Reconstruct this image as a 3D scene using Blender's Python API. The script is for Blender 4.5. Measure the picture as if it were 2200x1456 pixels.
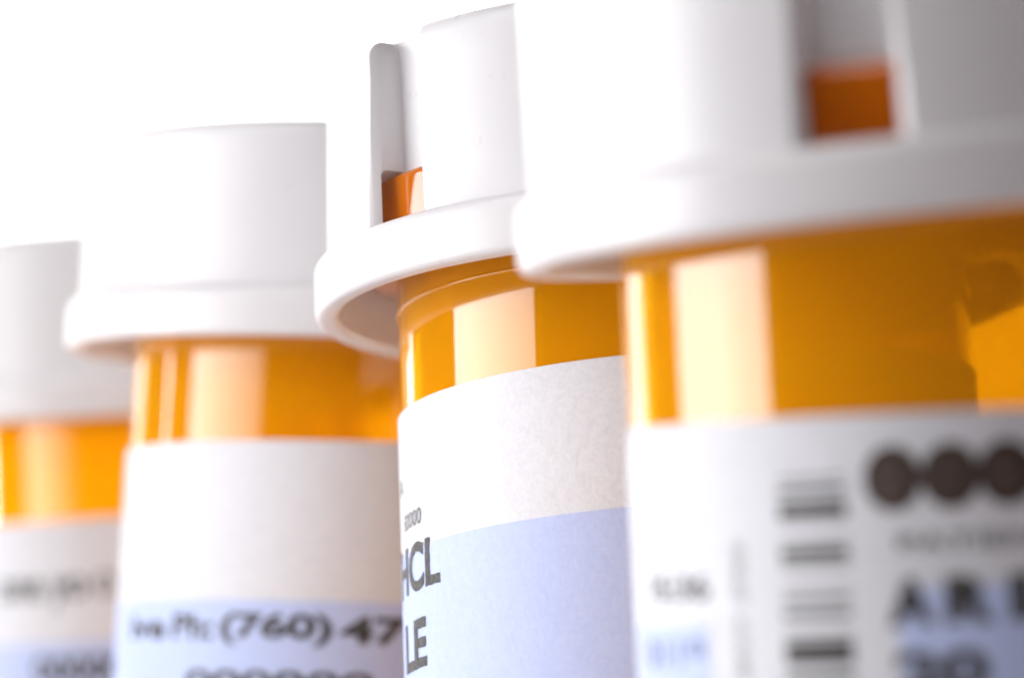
import bpy, bmesh, math, random
from mathutils import Vector, Matrix
import numpy as np
random.seed(4)
S = 0.001                                   # all drawing below is in millimetres
sc = bpy.context.scene
for o in list(bpy.data.objects): bpy.data.objects.remove(o)
COL = sc.collection

# ------------------------------------------------------------------ camera
TABLE_Z = -37.6                             # table height relative to the lens
PITCH = 6.0
cam = bpy.data.cameras.new('camera'); camo = bpy.data.objects.new('camera', cam); COL.objects.link(camo)
camo.location = (0, 0, -TABLE_Z*S)
camo.rotation_euler = (math.radians(90+PITCH), 0, 0)
cam.sensor_width = 36.0
cam.lens = 8000/2200*36
cam.clip_start = 0.005; cam.clip_end = 20
cam.dof.use_dof = True
cam.dof.focus_distance = 0.1908
cam.dof.aperture_fstop = 27.0
cam.dof.aperture_blades = 9
sc.camera = camo

# ------------------------------------------------------------------ world, lamps, exposure
w = bpy.data.worlds.new('World'); sc.world = w; w.use_nodes = True
bg = w.node_tree.nodes['Background']
bg.inputs[0].default_value = (1.0, 0.60, 0.62, 1); bg.inputs[1].default_value = 0.065

def area(name, loc, target, sx, sy, watts, col=(1, 1, 1)):
    l = bpy.data.lights.new(name, 'AREA'); l.shape = 'RECTANGLE'; l.size = sx*S; l.size_y = sy*S
    l.energy = watts; l.color = col
    o = bpy.data.objects.new(name, l); COL.objects.link(o)
    o.location = Vector(loc)*S
    d = (Vector(target)-Vector(loc)); o.rotation_euler = d.to_track_quat('-Z', 'Y').to_euler()
    return o
CZ = -TABLE_Z                               # height of the lens above the table, mm
KEY = area('softbox', (-153, 174, CZ+24), (60, 150, CZ+26), 126, 112, 0.143, (0.985, 0.985, 1.0))
KEY.data.spread = math.radians(105)
area('overhead_fill', (-210, 20, CZ+330), (5, 205, CZ+20), 320, 320, 0.98)  # added fill lamp lifting the label fronts, high enough to stay unreflected
area('backdrop_lamp_a', (-330, 360, CZ+60), (-150, 760, CZ+40), 200, 500, 9.2)
area('backdrop_lamp_b', (330, 360, CZ+60), (150, 760, CZ+40), 200, 500, 9.2)

vs = sc.view_settings
vs.view_transform = 'Standard'; vs.look = 'None'; vs.exposure = 0.07; vs.gamma = 1.0; vs.use_curve_mapping = False
sc.render.engine = 'CYCLES'
cy = sc.cycles
cy.max_bounces = 14; cy.transmission_bounces = 12; cy.glossy_bounces = 6; cy.diffuse_bounces = 5
cy.transparent_max_bounces = 16
cy.sample_clamp_indirect = 6.0
cy.use_denoising = True

# ------------------------------------------------------------------ materials
def mat(name):
    m = bpy.data.materials.new(name); m.use_nodes = True
    return m, m.node_tree, m.node_tree.nodes['Principled BSDF']
def N(nt, t, **kw):
    n = nt.nodes.new(t)
    for k, v in kw.items(): setattr(n, k, v)
    return n
def noise(nt, scale, detail=4, rough=.6, coord='Object'):
    tc = N(nt, 'ShaderNodeTexCoord'); n = N(nt, 'ShaderNodeTexNoise')
    n.inputs['Scale'].default_value = scale; n.inputs['Detail'].default_value = detail; n.inputs['Roughness'].default_value = rough
    nt.links.new(tc.outputs[coord], n.inputs['Vector']); return n
def ramp(nt, src, stops):
    r = N(nt, 'ShaderNodeValToRGB'); e = r.color_ramp.elements
    while len(e) < len(stops): e.new(.5)
    for k, (p, c) in enumerate(stops): e[k].position = p; e[k].color = (*c, 1)
    nt.links.new(src, r.inputs[0]); return r
def bump(nt, b, h, dist, strength=1.0):
    n = N(nt, 'ShaderNodeBump'); n.inputs['Distance'].default_value = dist; n.inputs['Strength'].default_value = strength
    nt.links.new(h, n.inputs['Height']); nt.links.new(n.outputs[0], b.inputs['Normal']); return n

def amber(name, scatter, base=(1.0, 0.60, 0.006), tr=(1.0, 0.62, 0.008), di=(1.0, 0.40, 0.002)):
    m, nt, b = mat(name)
    b.inputs['Base Color'].default_value = (*base, 1)
    b.inputs['Transmission Weight'].default_value = 1.0
    b.inputs['Roughness'].default_value = 0.035
    b.inputs['IOR'].default_value = 1.56
    n = noise(nt, 260, 3, .5); bump(nt, b, n.outputs[0], 0.00003, .35)
    if scatter:                                   # cloudy plastic: part of the light is scattered
        tl = N(nt, 'ShaderNodeBsdfTranslucent'); tl.inputs[0].default_value = (*tr, 1)
        df = N(nt, 'ShaderNodeBsdfDiffuse'); df.inputs[0].default_value = (*di, 1)
        mm = N(nt, 'ShaderNodeMixShader'); mm.inputs[0].default_value = 0.76
        nt.links.new(tl.outputs[0], mm.inputs[1]); nt.links.new(df.outputs[0], mm.inputs[2])
        mx = N(nt, 'ShaderNodeMixShader'); mx.inputs[0].default_value = scatter
        fr = N(nt, 'ShaderNodeFresnel'); fr.inputs[0].default_value = 1.56
        gl = N(nt, 'ShaderNodeBsdfGlossy'); gl.inputs['Roughness'].default_value = .035; gl.inputs[0].default_value = (1, 1, 1, 1)
        ms = N(nt, 'ShaderNodeMixShader'); nt.links.new(fr.outputs[0], ms.inputs[0])
        nt.links.new(mm.outputs[0], ms.inputs[1]); nt.links.new(gl.outputs[0], ms.inputs[2])
        nt.links.new(b.outputs[0], mx.inputs[1]); nt.links.new(ms.outputs[0], mx.inputs[2])
        nt.links.new(mx.outputs[0], nt.nodes['Material Output'].inputs[0])
    return m
AMBER, AMBER_IN = amber('amber_plastic', .62), amber('amber_plastic_inner', 0)
AMBER_THICK = amber('amber_plastic_collar', .5, (1.0, .42, .003), (1.0, .38, .003), (1.0, .24, .002))

CAPM, nt, b = mat('white_cap_plastic')
b.inputs['Base Color'].default_value = (0.72, 0.72, 0.74, 1)
b.inputs['Roughness'].default_value = 0.28
n = noise(nt, 900, 4, .6)
r = ramp(nt, n.outputs[0], [(.3, (.27, .27, .27)), (.75, (.33, .33, .33))]); nt.links.new(r.outputs[0], b.inputs['Roughness'])
n2 = noise(nt, 2600, 3, .5); bump(nt, b, n2.outputs[0], 0.00001, .2)
tl = N(nt, 'ShaderNodeBsdfTranslucent'); tl.inputs[0].default_value = (.90, .82, .78, 1)      # thin walls let some light through
mx = N(nt, 'ShaderNodeMixShader'); mx.inputs[0].default_value = .20
nt.links.new(b.outputs[0], mx.inputs[1]); nt.links.new(tl.outputs[0], mx.inputs[2]); nt.links.new(mx.outputs[0], nt.nodes['Material Output'].inputs[0])

def paper(name, c0, c1):
    m, nt, b = mat(name)
    b.inputs['Roughness'].default_value = 0.62; b.inputs['Specular IOR Level'].default_value = 0.3
    n = noise(nt, 1700, 6, .75); n2 = noise(nt, 4200, 3, .7)
    mx = N(nt, 'ShaderNodeMath', operation='ADD'); nt.links.new(n.outputs[0], mx.inputs[0]); nt.links.new(n2.outputs[0], mx.inputs[1])
    hf = N(nt, 'ShaderNodeMath', operation='MULTIPLY'); hf.inputs[1].default_value = .5; nt.links.new(mx.outputs[0], hf.inputs[0])
    r = ramp(nt, hf.outputs[0], [(.36, c0), (.58, c1)]); nt.links.new(r.outputs[0], b.inputs['Base Color'])
    bump(nt, b, hf.outputs[0], 0.00012, .45)
    tl = N(nt, 'ShaderNodeBsdfTranslucent'); nt.links.new(r.outputs[0], tl.inputs[0])
    mx = N(nt, 'ShaderNodeMixShader'); mx.inputs[0].default_value = 0.06
    nt.links.new(b.outputs[0], mx.inputs[1]); nt.links.new(tl.outputs[0], mx.inputs[2])
    nt.links.new(mx.outputs[0], nt.nodes['Material Output'].inputs[0])
    return m
PAPER = paper('label_paper', (.60, .605, .64), (.68, .685, .725))
LILAC = paper('lilac_print', (.43, .50, .76), (.48, .55, .80))
def ink(name, c0, c1, sc_=3200):
    m, nt, b = mat(name)
    b.inputs['Roughness'].default_value = 0.55
    n = noise(nt, sc_, 5, .7); r = ramp(nt, n.outputs[0], [(.42, c0), (.66, c1)]); nt.links.new(r.outputs[0], b.inputs['Base Color'])
    return m
INK = ink('black_ink', (.015, .013, .012), (.085, .08, .074))
BROWNINK = ink('brown_black_ink', (.030, .016, .011), (.055, .032, .024))
FADED = ink('worn_ink', (.06, .036, .028), (.10, .066, .052))
GREY = ink('thin_grey_ink', (.10, .10, .10), (.20, .20, .19))
BLUEINK = ink('blue_grey_ink', (.10, .12, .24), (.15, .18, .31))

WALL, nt, b = mat('backdrop_paper')
b.inputs['Base Color'].default_value = (.9, .9, .9, 1); b.inputs['Roughness'].default_value = .8
n = noise(nt, 60, 3, .5); bump(nt, b, n.outputs[0], 0.0003, .2)
WOOD, nt, b = mat('white_laminate')
tc = N(nt, 'ShaderNodeTexCoord'); mp = N(nt, 'ShaderNodeMapping'); mp.inputs['Scale'].default_value = (3, 40, 3)
nn = N(nt, 'ShaderNodeTexNoise'); nn.inputs['Scale'].default_value = 5; nn.inputs['Detail'].default_value = 6
nt.links.new(tc.outputs['Object'], mp.inputs[0]); nt.links.new(mp.outputs[0], nn.inputs['Vector'])
r = ramp(nt, nn.outputs[0], [(.3, (.70, .68, .69)), (.7, (.80, .78, .79))]); nt.links.new(r.outputs[0], b.inputs['Base Color'])
b.inputs['Roughness'].default_value = .45

# ------------------------------------------------------------------ mesh helpers
def obj(name, me, m, parent=None):
    o = bpy.data.objects.new(name, me); COL.objects.link(o)
    if m: me.materials.append(m)
    if parent is not None: o.parent = parent
    return o
def finish(bm, name, sharp=32):
    me = bpy.data.meshes.new(name); bm.normal_update(); bm.to_mesh(me); bm.free()
    me.polygons.foreach_set('use_smooth', [True]*len(me.polygons))
    me.set_sharp_from_angle(angle=math.radians(sharp)); me.update()
    return me
def arc(cx, cz, r, a0, a1, n=6):
    return [(cx+r*math.cos(math.radians(a0+(a1-a0)*i/n)), cz+r*math.sin(math.radians(a0+(a1-a0)*i/n))) for i in range(n+1)]
def lathe(profile, seg=192):
    """profile: (r, z) from axis to axis, mm"""
    bm = bmesh.new(); rings = []
    for r, z in profile:
        if r < 1e-6: rings.append([bm.verts.new((0, 0, z*S))])
        else: rings.append([bm.verts.new((r*math.cos(2*math.pi*i/seg)*S, r*math.sin(2*math.pi*i/seg)*S, z*S)) for i in range(seg)])
    for a, c in zip(rings, rings[1:]):
        for i in range(seg):
            j = (i+1) % seg
            if len(a) == 1 and len(c) == 1: continue
            if len(a) == 1: bm.faces.new((a[0], c[j], c[i]))
            elif len(c) == 1: bm.faces.new((a[i], a[j], c[0]))
            else: bm.faces.new((a[i], a[j], c[j], c[i]))
    bmesh.ops.recalc_face_normals(bm, faces=bm.faces)
    return bm
def box(name, x0, x1, y0, y1, z0, z1, m):
    bm = bmesh.new(); bmesh.ops.create_cube(bm, size=1)
    for v in bm.verts: v.co = Vector(((x0+x1)/2+v.co.x*(x1-x0), (y0+y1)/2+v.co.y*(y1-y0), (z0+z1)/2+v.co.z*(z1-z0)))*S
    return obj(name, finish(bm, name), m)

# ------------------------------------------------------------------ setting
t = box('table', -700, 700, -120, 700, -30, 0, WOOD); t['kind'] = 'structure'
t['label'] = 'white table top under the row of bottles'; t['category'] = 'table'
bm = bmesh.new()                                        # seamless white paper, gently curved
cols = [bm.verts.new(Vector((x, 760, z))*S) for x in (-430, 600) for z in (-25, 700)]
bm.faces.new((cols[0], cols[1], cols[3], cols[2]))
bm.faces.ensure_lookup_table(); bmesh.ops.recalc_face_normals(bm, faces=bm.faces)
ex = bmesh.ops.extrude_face_region(bm, geom=list(bm.faces))
for v in [g for g in ex['geom'] if isinstance(g, bmesh.types.BMVert)]: v.co.y += 4*S
bd = obj('backdrop', finish(bm, 'backdrop'), WALL); bd['kind'] = 'structure'
bd['label'] = 'bright white backdrop behind the row of bottles'; bd['category'] = 'backdrop'

# ------------------------------------------------------------------ vial and cap shapes
RB, WALLT = 15.5, 1.25
BOT = -57.5
body_profile = ([(0, BOT+.9), (12.6, BOT+.9)] + arc(13.1, BOT+.5, .5, 180+60, 300, 4) + arc(RB-1.1, BOT+1.2, 1.1, -80, 0, 6)
    + [(RB, -40), (RB, -20), (RB, -8), (RB, -.3)] + arc(RB, -.1, .11, -90, 90, 6) + [(RB, .2), (RB, 2.2)]
    + arc(17.6, 2.9, .3, -90, 0, 4) + arc(17.6, 5.4, .4, 0, 90, 4) + [(15.6, 5.9), (15.3, 6.2)]
    + arc(15.0, 8.4, .3, 0, 90, 4) + arc(14.55, 8.4, .3, 90, 180, 4)
    + [(14.25, 0), (14.25, -20), (14.25, -40)] + arc(13.25, BOT+3.2, 1.0, 0, -90, 6) + [(0, BOT+2.2)])
BODY_ME = finish(lathe(body_profile), 'body')

ZT = 13.25
FL = 3.05
cap_profile = ([(0, 11.2), (15.6, 11.2)] + arc(15.9, 10.8, .4, 90, 0, 3) + [(16.3, 6.4)] + [(16.5, 6.2), (18.3, 6.2)] + arc(18.4, 5.9, .3, 90, 0, 3)
    + [(18.72, .35)] + arc(19.07, .35, .35, 180, 270, 4) + arc(19.6, .4, .4, 270, 360, 5)
    + [(20.0, 1.2), (19.97, 2.2)] + arc(19.37, FL-.6, .6, 8, 82, 6) + arc(19.42, FL+.14, .18, 265, 182, 4)
    + [(19.2, 5), (19.1, 8), (19.0, 11)] + arc(18.0, ZT-1.0, 1.0, 3, 88, 8) + [(16.5, ZT+.02), (14, ZT+.03), (0, ZT+.03)])
def notch_cutter(w0):
    """rounded-edge slot, lofted in z: plan outline flares where it meets the cap wall and the cap top"""
    bm = bmesh.new(); rows = []
    f = 1.1
    zs = [FL+.03] + [ZT-1.0, ZT-.7, ZT-.45, ZT-.2, ZT-.02, ZT+1.0]
    for z in zs:
        dz = max(0, z-(ZT-1.0)); fl = 0 if dz <= 0 else (f-math.sqrt(max(0, f*f-min(dz, f)**2)))*.7
        h = w0/2 + .10*(z-FL)/10 + fl
        rw = 19.2
        right = [(17.15, h)] + [(rw-f+f*math.sin(a), h+f-f*math.cos(a)) for a in [math.radians(x) for x in (0, 25, 50, 75, 88)]] + [(rw+.6, h+f+.3), (22.5, h+f+.3)]
        plan = [(x, y) for x, y in right] + [(x, -y) for x, y in reversed(right)]
        rows.append([bm.verts.new(Vector((x, y, z))*S) for x, y in plan])
    n = len(rows[0])
    for a, c in zip(rows, rows[1:]):
        for i in range(n): bm.faces.new((a[i], a[(i+1) % n], c[(i+1) % n], c[i]))
    bm.faces.new(list(reversed(rows[0]))); bm.faces.new(rows[-1])
    bmesh.ops.recalc_face_normals(bm, faces=bm.faces)
    return finish(bm, 'cutter')
def make_cap():
    o = obj('cap_tmp', finish(lathe(cap_profile, 240), 'cap'), None)
    cut = notch_cutter(3.5); tmp = []
    for k in range(3):
        c = obj('cut_tmp', cut, None); c.rotation_euler.z = math.radians(120*k+.37); tmp.append(c)
        m = o.modifiers.new('b', 'BOOLEAN'); m.operation = 'DIFFERENCE'; m.solver = 'EXACT'; m.object = c
    bpy.context.view_layer.update()
    dg = bpy.context.evaluated_depsgraph_get()
    me = bpy.data.meshes.new_from_object(o.evaluated_get(dg)); me.name = 'cap'
    for c in tmp+[o]: bpy.data.objects.remove(c)
    me.polygons.foreach_set('use_smooth', [True]*len(me.polygons)); me.set_sharp_from_angle(angle=math.radians(30))
    return me
CAP_ME = make_cap()
CAP_ME.materials.clear(); CAP_ME.materials.append(CAPM)
BODY_ME.materials.append(AMBER); BODY_ME.materials.append(AMBER_IN); BODY_ME.materials.append(AMBER_THICK)
for p in BODY_ME.polygons:
    if p.center.xy.length < 14.4*S and p.center.z > (BOT+1.6)*S: p.material_index = 1
    elif p.center.xy.length > 15.9*S: p.material_index = 2                 # the solid collar is thicker, so deeper in colour

# ------------------------------------------------------------------ labels
RL = RB+.16
def on_label(u, v, r, skew):
    th = u/RL
    return Vector((r*math.sin(th), -r*math.cos(th), v+skew*u))*S
def patch(u0, u1, v0, v1, skew, r_in, r_out, corner=0.0, step=.35):
    """a curved sheet with thickness"""
    bm = bmesh.new(); n = max(2, int((u1-u0)/step)); cols = []
    for i in range(n+1):
        u = u0+(u1-u0)*i/n; e = min(u-u0, u1-u); c = 0
        if corner and e < corner: c = corner-math.sqrt(max(0, corner**2-(corner-e)**2))
        cols.append([bm.verts.new(on_label(u, v, r, skew)) for r, v in ((r_out, v0+c), (r_out, v1-c), (r_in, v1-c), (r_in, v0+c))])
    for a, b_ in zip(cols, cols[1:]):
        for k in range(4): bm.faces.new((a[k], b_[k], b_[(k+1) % 4], a[(k+1) % 4]))
    bm.faces.new(cols[0][::-1]); bm.faces.new(cols[-1])
    bmesh.ops.recalc_face_normals(bm, faces=bm.faces)
    return bm
def add_patch(name, parent, m, u0, u1, v0, v1, skew, lift=.03):
    return obj(name, finish(patch(u0, u1, v0, v1, skew, RL+lift-.02, RL+lift), name), m, parent)
def add_text(parent, txt, u0, u1, v0, v1, skew, m, bold=0.0, lift=.05, rot=False, name='lettering', rough=0.0):
    cu = bpy.data.curves.new('t', 'FONT'); cu.body = txt; cu.size = 1; cu.offset = bold; cu.resolution_u = 6
    o = bpy.data.objects.new('t', cu); COL.objects.link(o); bpy.context.view_layer.update()
    me = bpy.data.meshes.new_from_object(o.evaluated_get(bpy.context.evaluated_depsgraph_get()))
    bpy.data.objects.remove(o)
    bm = bmesh.new(); bm.from_mesh(me); bpy.data.meshes.remove(me)
    if rot:
        for v in bm.verts: v.co = Vector((-v.co.y, v.co.x, 0))
    xs = [v.co.x for v in bm.verts]; ys = [v.co.y for v in bm.verts]
    ax, bx, ay, by = min(xs), max(xs), min(ys), max(ys)
    for v in bm.verts:
        v.co = Vector((u0+(v.co.x-ax)/(bx-ax)*(u1-u0), v0+(v.co.y-ay)/(by-ay)*(v1-v0), 0))
    st = .35; u = u0+st
    while u < u1:
        bmesh.ops.bisect_plane(bm, geom=bm.verts[:]+bm.edges[:]+bm.faces[:], plane_co=(u, 0, 0), plane_no=(1, 0, 0)); u += st
    if rough:
        vv = v0+.22
        while vv < v1:
            bmesh.ops.bisect_plane(bm, geom=bm.verts[:]+bm.edges[:]+bm.faces[:], plane_co=(0, vv, 0), plane_no=(0, 1, 0)); vv += .22
        for v in bm.verts:
            v.co.x += random.uniform(-rough, rough); v.co.y += random.uniform(-rough, rough)
    for v in bm.verts: v.co = on_label(v.co.x, v.co.y, RL+lift, skew)
    return obj(name, finish(bm, name), m, parent)

def add_disc(parent, u, v, ru, rv, skew, m, lift=.04):
    bm = bmesh.new(); rows = []; n = 14
    for i in range(n+1):
        x = -ru*math.cos(math.pi*i/n); h = rv*math.sqrt(max(0, 1-(x/ru)**2))
        rows.append([bm.verts.new(on_label(u+x, v+h*t_, RL+lift, skew)) for t_ in (-1, 1)])
    for a, c in zip(rows, rows[1:]): bm.faces.new((a[0], c[0], c[1], a[1]))
    bmesh.ops.remove_doubles(bm, verts=bm.verts, dist=1e-7)
    return obj('printed_disc', finish(bm, 'printed_disc'), m, parent)
# ------------------------------------------------------------------ bottles: place, lean, cap tilt, label
BOTTLES = {
 'b2': dict(loc=(9.29, 201.9, 22.88), lean=(-1.86, -4.69), cap=(-2.51, -4.24), lab=-5.14, skew=.028, notch=-52.5, ends=(-26.0, 30),
            label='sharply focused amber pill bottle with HCL printed on its label'),
 'b1': dict(loc=(-8.64, 238.41, 23.4), lean=(2.84, .45), cap=(2.49, 1.0), lab=-6.03, skew=.020, notch=32, ends=(-24.0, 30),
            label='blurred amber pill bottle with a phone number on its lilac label band'),
 'b3': dict(loc=(20.21, 162.5, 21.67), lean=(-2.7, 3.02), cap=(-5.06, 3.79), lab=-8.1, skew=-.012, notch=-21, ends=(-23.5, 30),
            label='large blurred amber pill bottle in front with a barcode on its label'),
 'b0': dict(loc=(-26.44, 279.62, 23.3), lean=(-2.47, 3.4), cap=(-2.71, 3.81), lab=-7.14, skew=.019, notch=38, ends=(-26, 46),  # label end lengthened on the hidden side to block backlight through the amber
            label='farthest, most blurred amber pill bottle, cut off by the picture edge'),
}
def rot(lat, fwd):
    return Matrix.Rotation(math.radians(lat), 3, 'Y') @ Matrix.Rotation(math.radians(fwd), 3, 'X')
def make_bottle(k):
    d = BOTTLES[k]
    R = rot(*d['lean'])
    # Empty stands at the vial's base; parts are drawn relative to the cap's lower edge
    base = Vector((d['loc'][0], d['loc'][1], d['loc'][2]+CZ)) + R @ Vector((0, 0, BOT))
    e = bpy.data.objects.new('pill_bottle', None); COL.objects.link(e); e.empty_display_size = .01
    e.location = base*S; e.rotation_euler = R.to_euler()
    e['label'] = d['label']; e['category'] = 'pill bottle'; e['group'] = 'amber pill bottles in a row'
    up = Vector((0, 0, -BOT*S))
    b = obj('body', BODY_ME, None, e); b.location = up
    c = obj('cap', CAP_ME, None, e); c.location = up
    c.rotation_euler = (R.inverted() @ rot(*d['cap']) @ Matrix.Rotation(math.radians(-90+d['notch']), 3, 'Z')).to_euler()
    lb = obj('label', finish(patch(d['ends'][0], d['ends'][1], -50, d['lab'], d['skew'], RB+.04, RL, 1.6, .3), 'label'), PAPER, e); lb.location = up
    return e, lb
LB = {}
for k in ('b0', 'b1', 'b2', 'b3'): LB[k] = make_bottle(k)[1]

# printing on the focused bottle
L, s = LB['b2'], .028
add_patch('lilac_panel', L, LILAC, -25.6, 12, -30, -12.83, s)
add_text(L, '80000', -21.6, -18.3, -11.62, -10.75, s, GREY, .0)
add_text(L, 'HCL', -23.1, -16.15, -15.1, -12.5, s, INK, .034, rough=.025)
add_text(L, 'LE', -22.0, -17.95, -19.15, -16.55, s, INK, .034, rough=.025)
add_text(L, 'A', -22.8, -21.55, -9.6, -8.7, s, GREY, .0)
# second bottle from the back
L, s = LB['b1'], .02
add_patch('lilac_panel', L, LILAC, -23.6, 20, -30, -15.65, s)
add_text(L, 'ive', -17.4, -13.1, -18.1, -16.6, s, INK, .03)
add_text(L, 'Ph:', -12.4, -9.0, -18.1, -16.5, s, INK, .03)
add_text(L, '(760)', -8.5, -1.2, -18.4, -16.4, s, INK, .038)
add_text(L, '471', -.75, 4.4, -18.2, -16.5, s, INK, .038)
add_text(L, '000000', -11, 1.5, -21.3, -19.85, s, INK, .03)
# front bottle
L, s = LB['b3'], .005
add_patch('lilac_panel', L, LILAC, -22.5, -15.1, -30, -16.2, s)
add_patch('lilac_panel', L, LILAC, -5.7, 18, -30, -15.0, s)
add_text(L, '15:36', -20.0, -14.95, -15.2, -14.1, s, INK, .02)
add_text(L, '0119', -20.7, -15.4, -18.0, -16.8, s, BLUEINK, .02)
add_text(L, 'LOT 04152', -13.4, -12.75, -15.3, -12.9, s, GREY, .0, rot=True)
add_text(L, 'EXP 0119', -13.4, -12.75, -18.4, -16.0, s, GREY, .0, rot=True)
for v, h in ((-10.45, .10), (-10.92, .20), (-11.35, .08), (-11.78, .50), (-12.9, .08), (-13.45, .40), (-13.95, .12), (-14.85, .08), (-15.3, .14),
             (-15.9, .26), (-16.75, .10), (-17.45, .80), (-18.5, .3), (-19.2, .12), (-19.7, .5)):
    add_patch('barcode_bar', L, INK, -10.8, -7.7, v-h*.6, v+h*.6, s)
for ch, u in (('B', -5.7), ('O', -3.35), ('B', -1.1)):
    add_disc(L, u, -10.62, 1.19, 1.32, s, BROWNINK)
    add_text(L, ch, u-.55, u+.55, -11.4, -9.85, s, FADED, .03, lift=.08)
add_text(L, 'PATIENT', -5.6, 1.2, -13.55, -12.9, s, INK, .0)
add_text(L, 'A', -6.15, -4.25, -16.5, -14.6, s, INK, .07)
add_text(L, 'R', -3.8, -1.85, -16.5, -14.6, s, INK, .07)
add_text(L, 'I', -1.25, -.4, -16.5, -14.6, s, INK, .05)
add_text(L, '20', -6.0, -2.2, -19.2, -17.5, s, INK, .05)
# farthest bottle
L, s = LB['b0'], .019
add_patch('lilac_panel', L, LILAC, -24, 14, -30, -15.85, s)
add_text(L, 'one yo', -12.4, -4.4, -13.4, -11.2, s, INK, .02)
add_text(L, '01', -3.8, -1.2, -12.7, -11.0, s, INK, .0)
add_text(L, '00000', -9, -1.6, -18.8, -16.8, s, INK, .03)
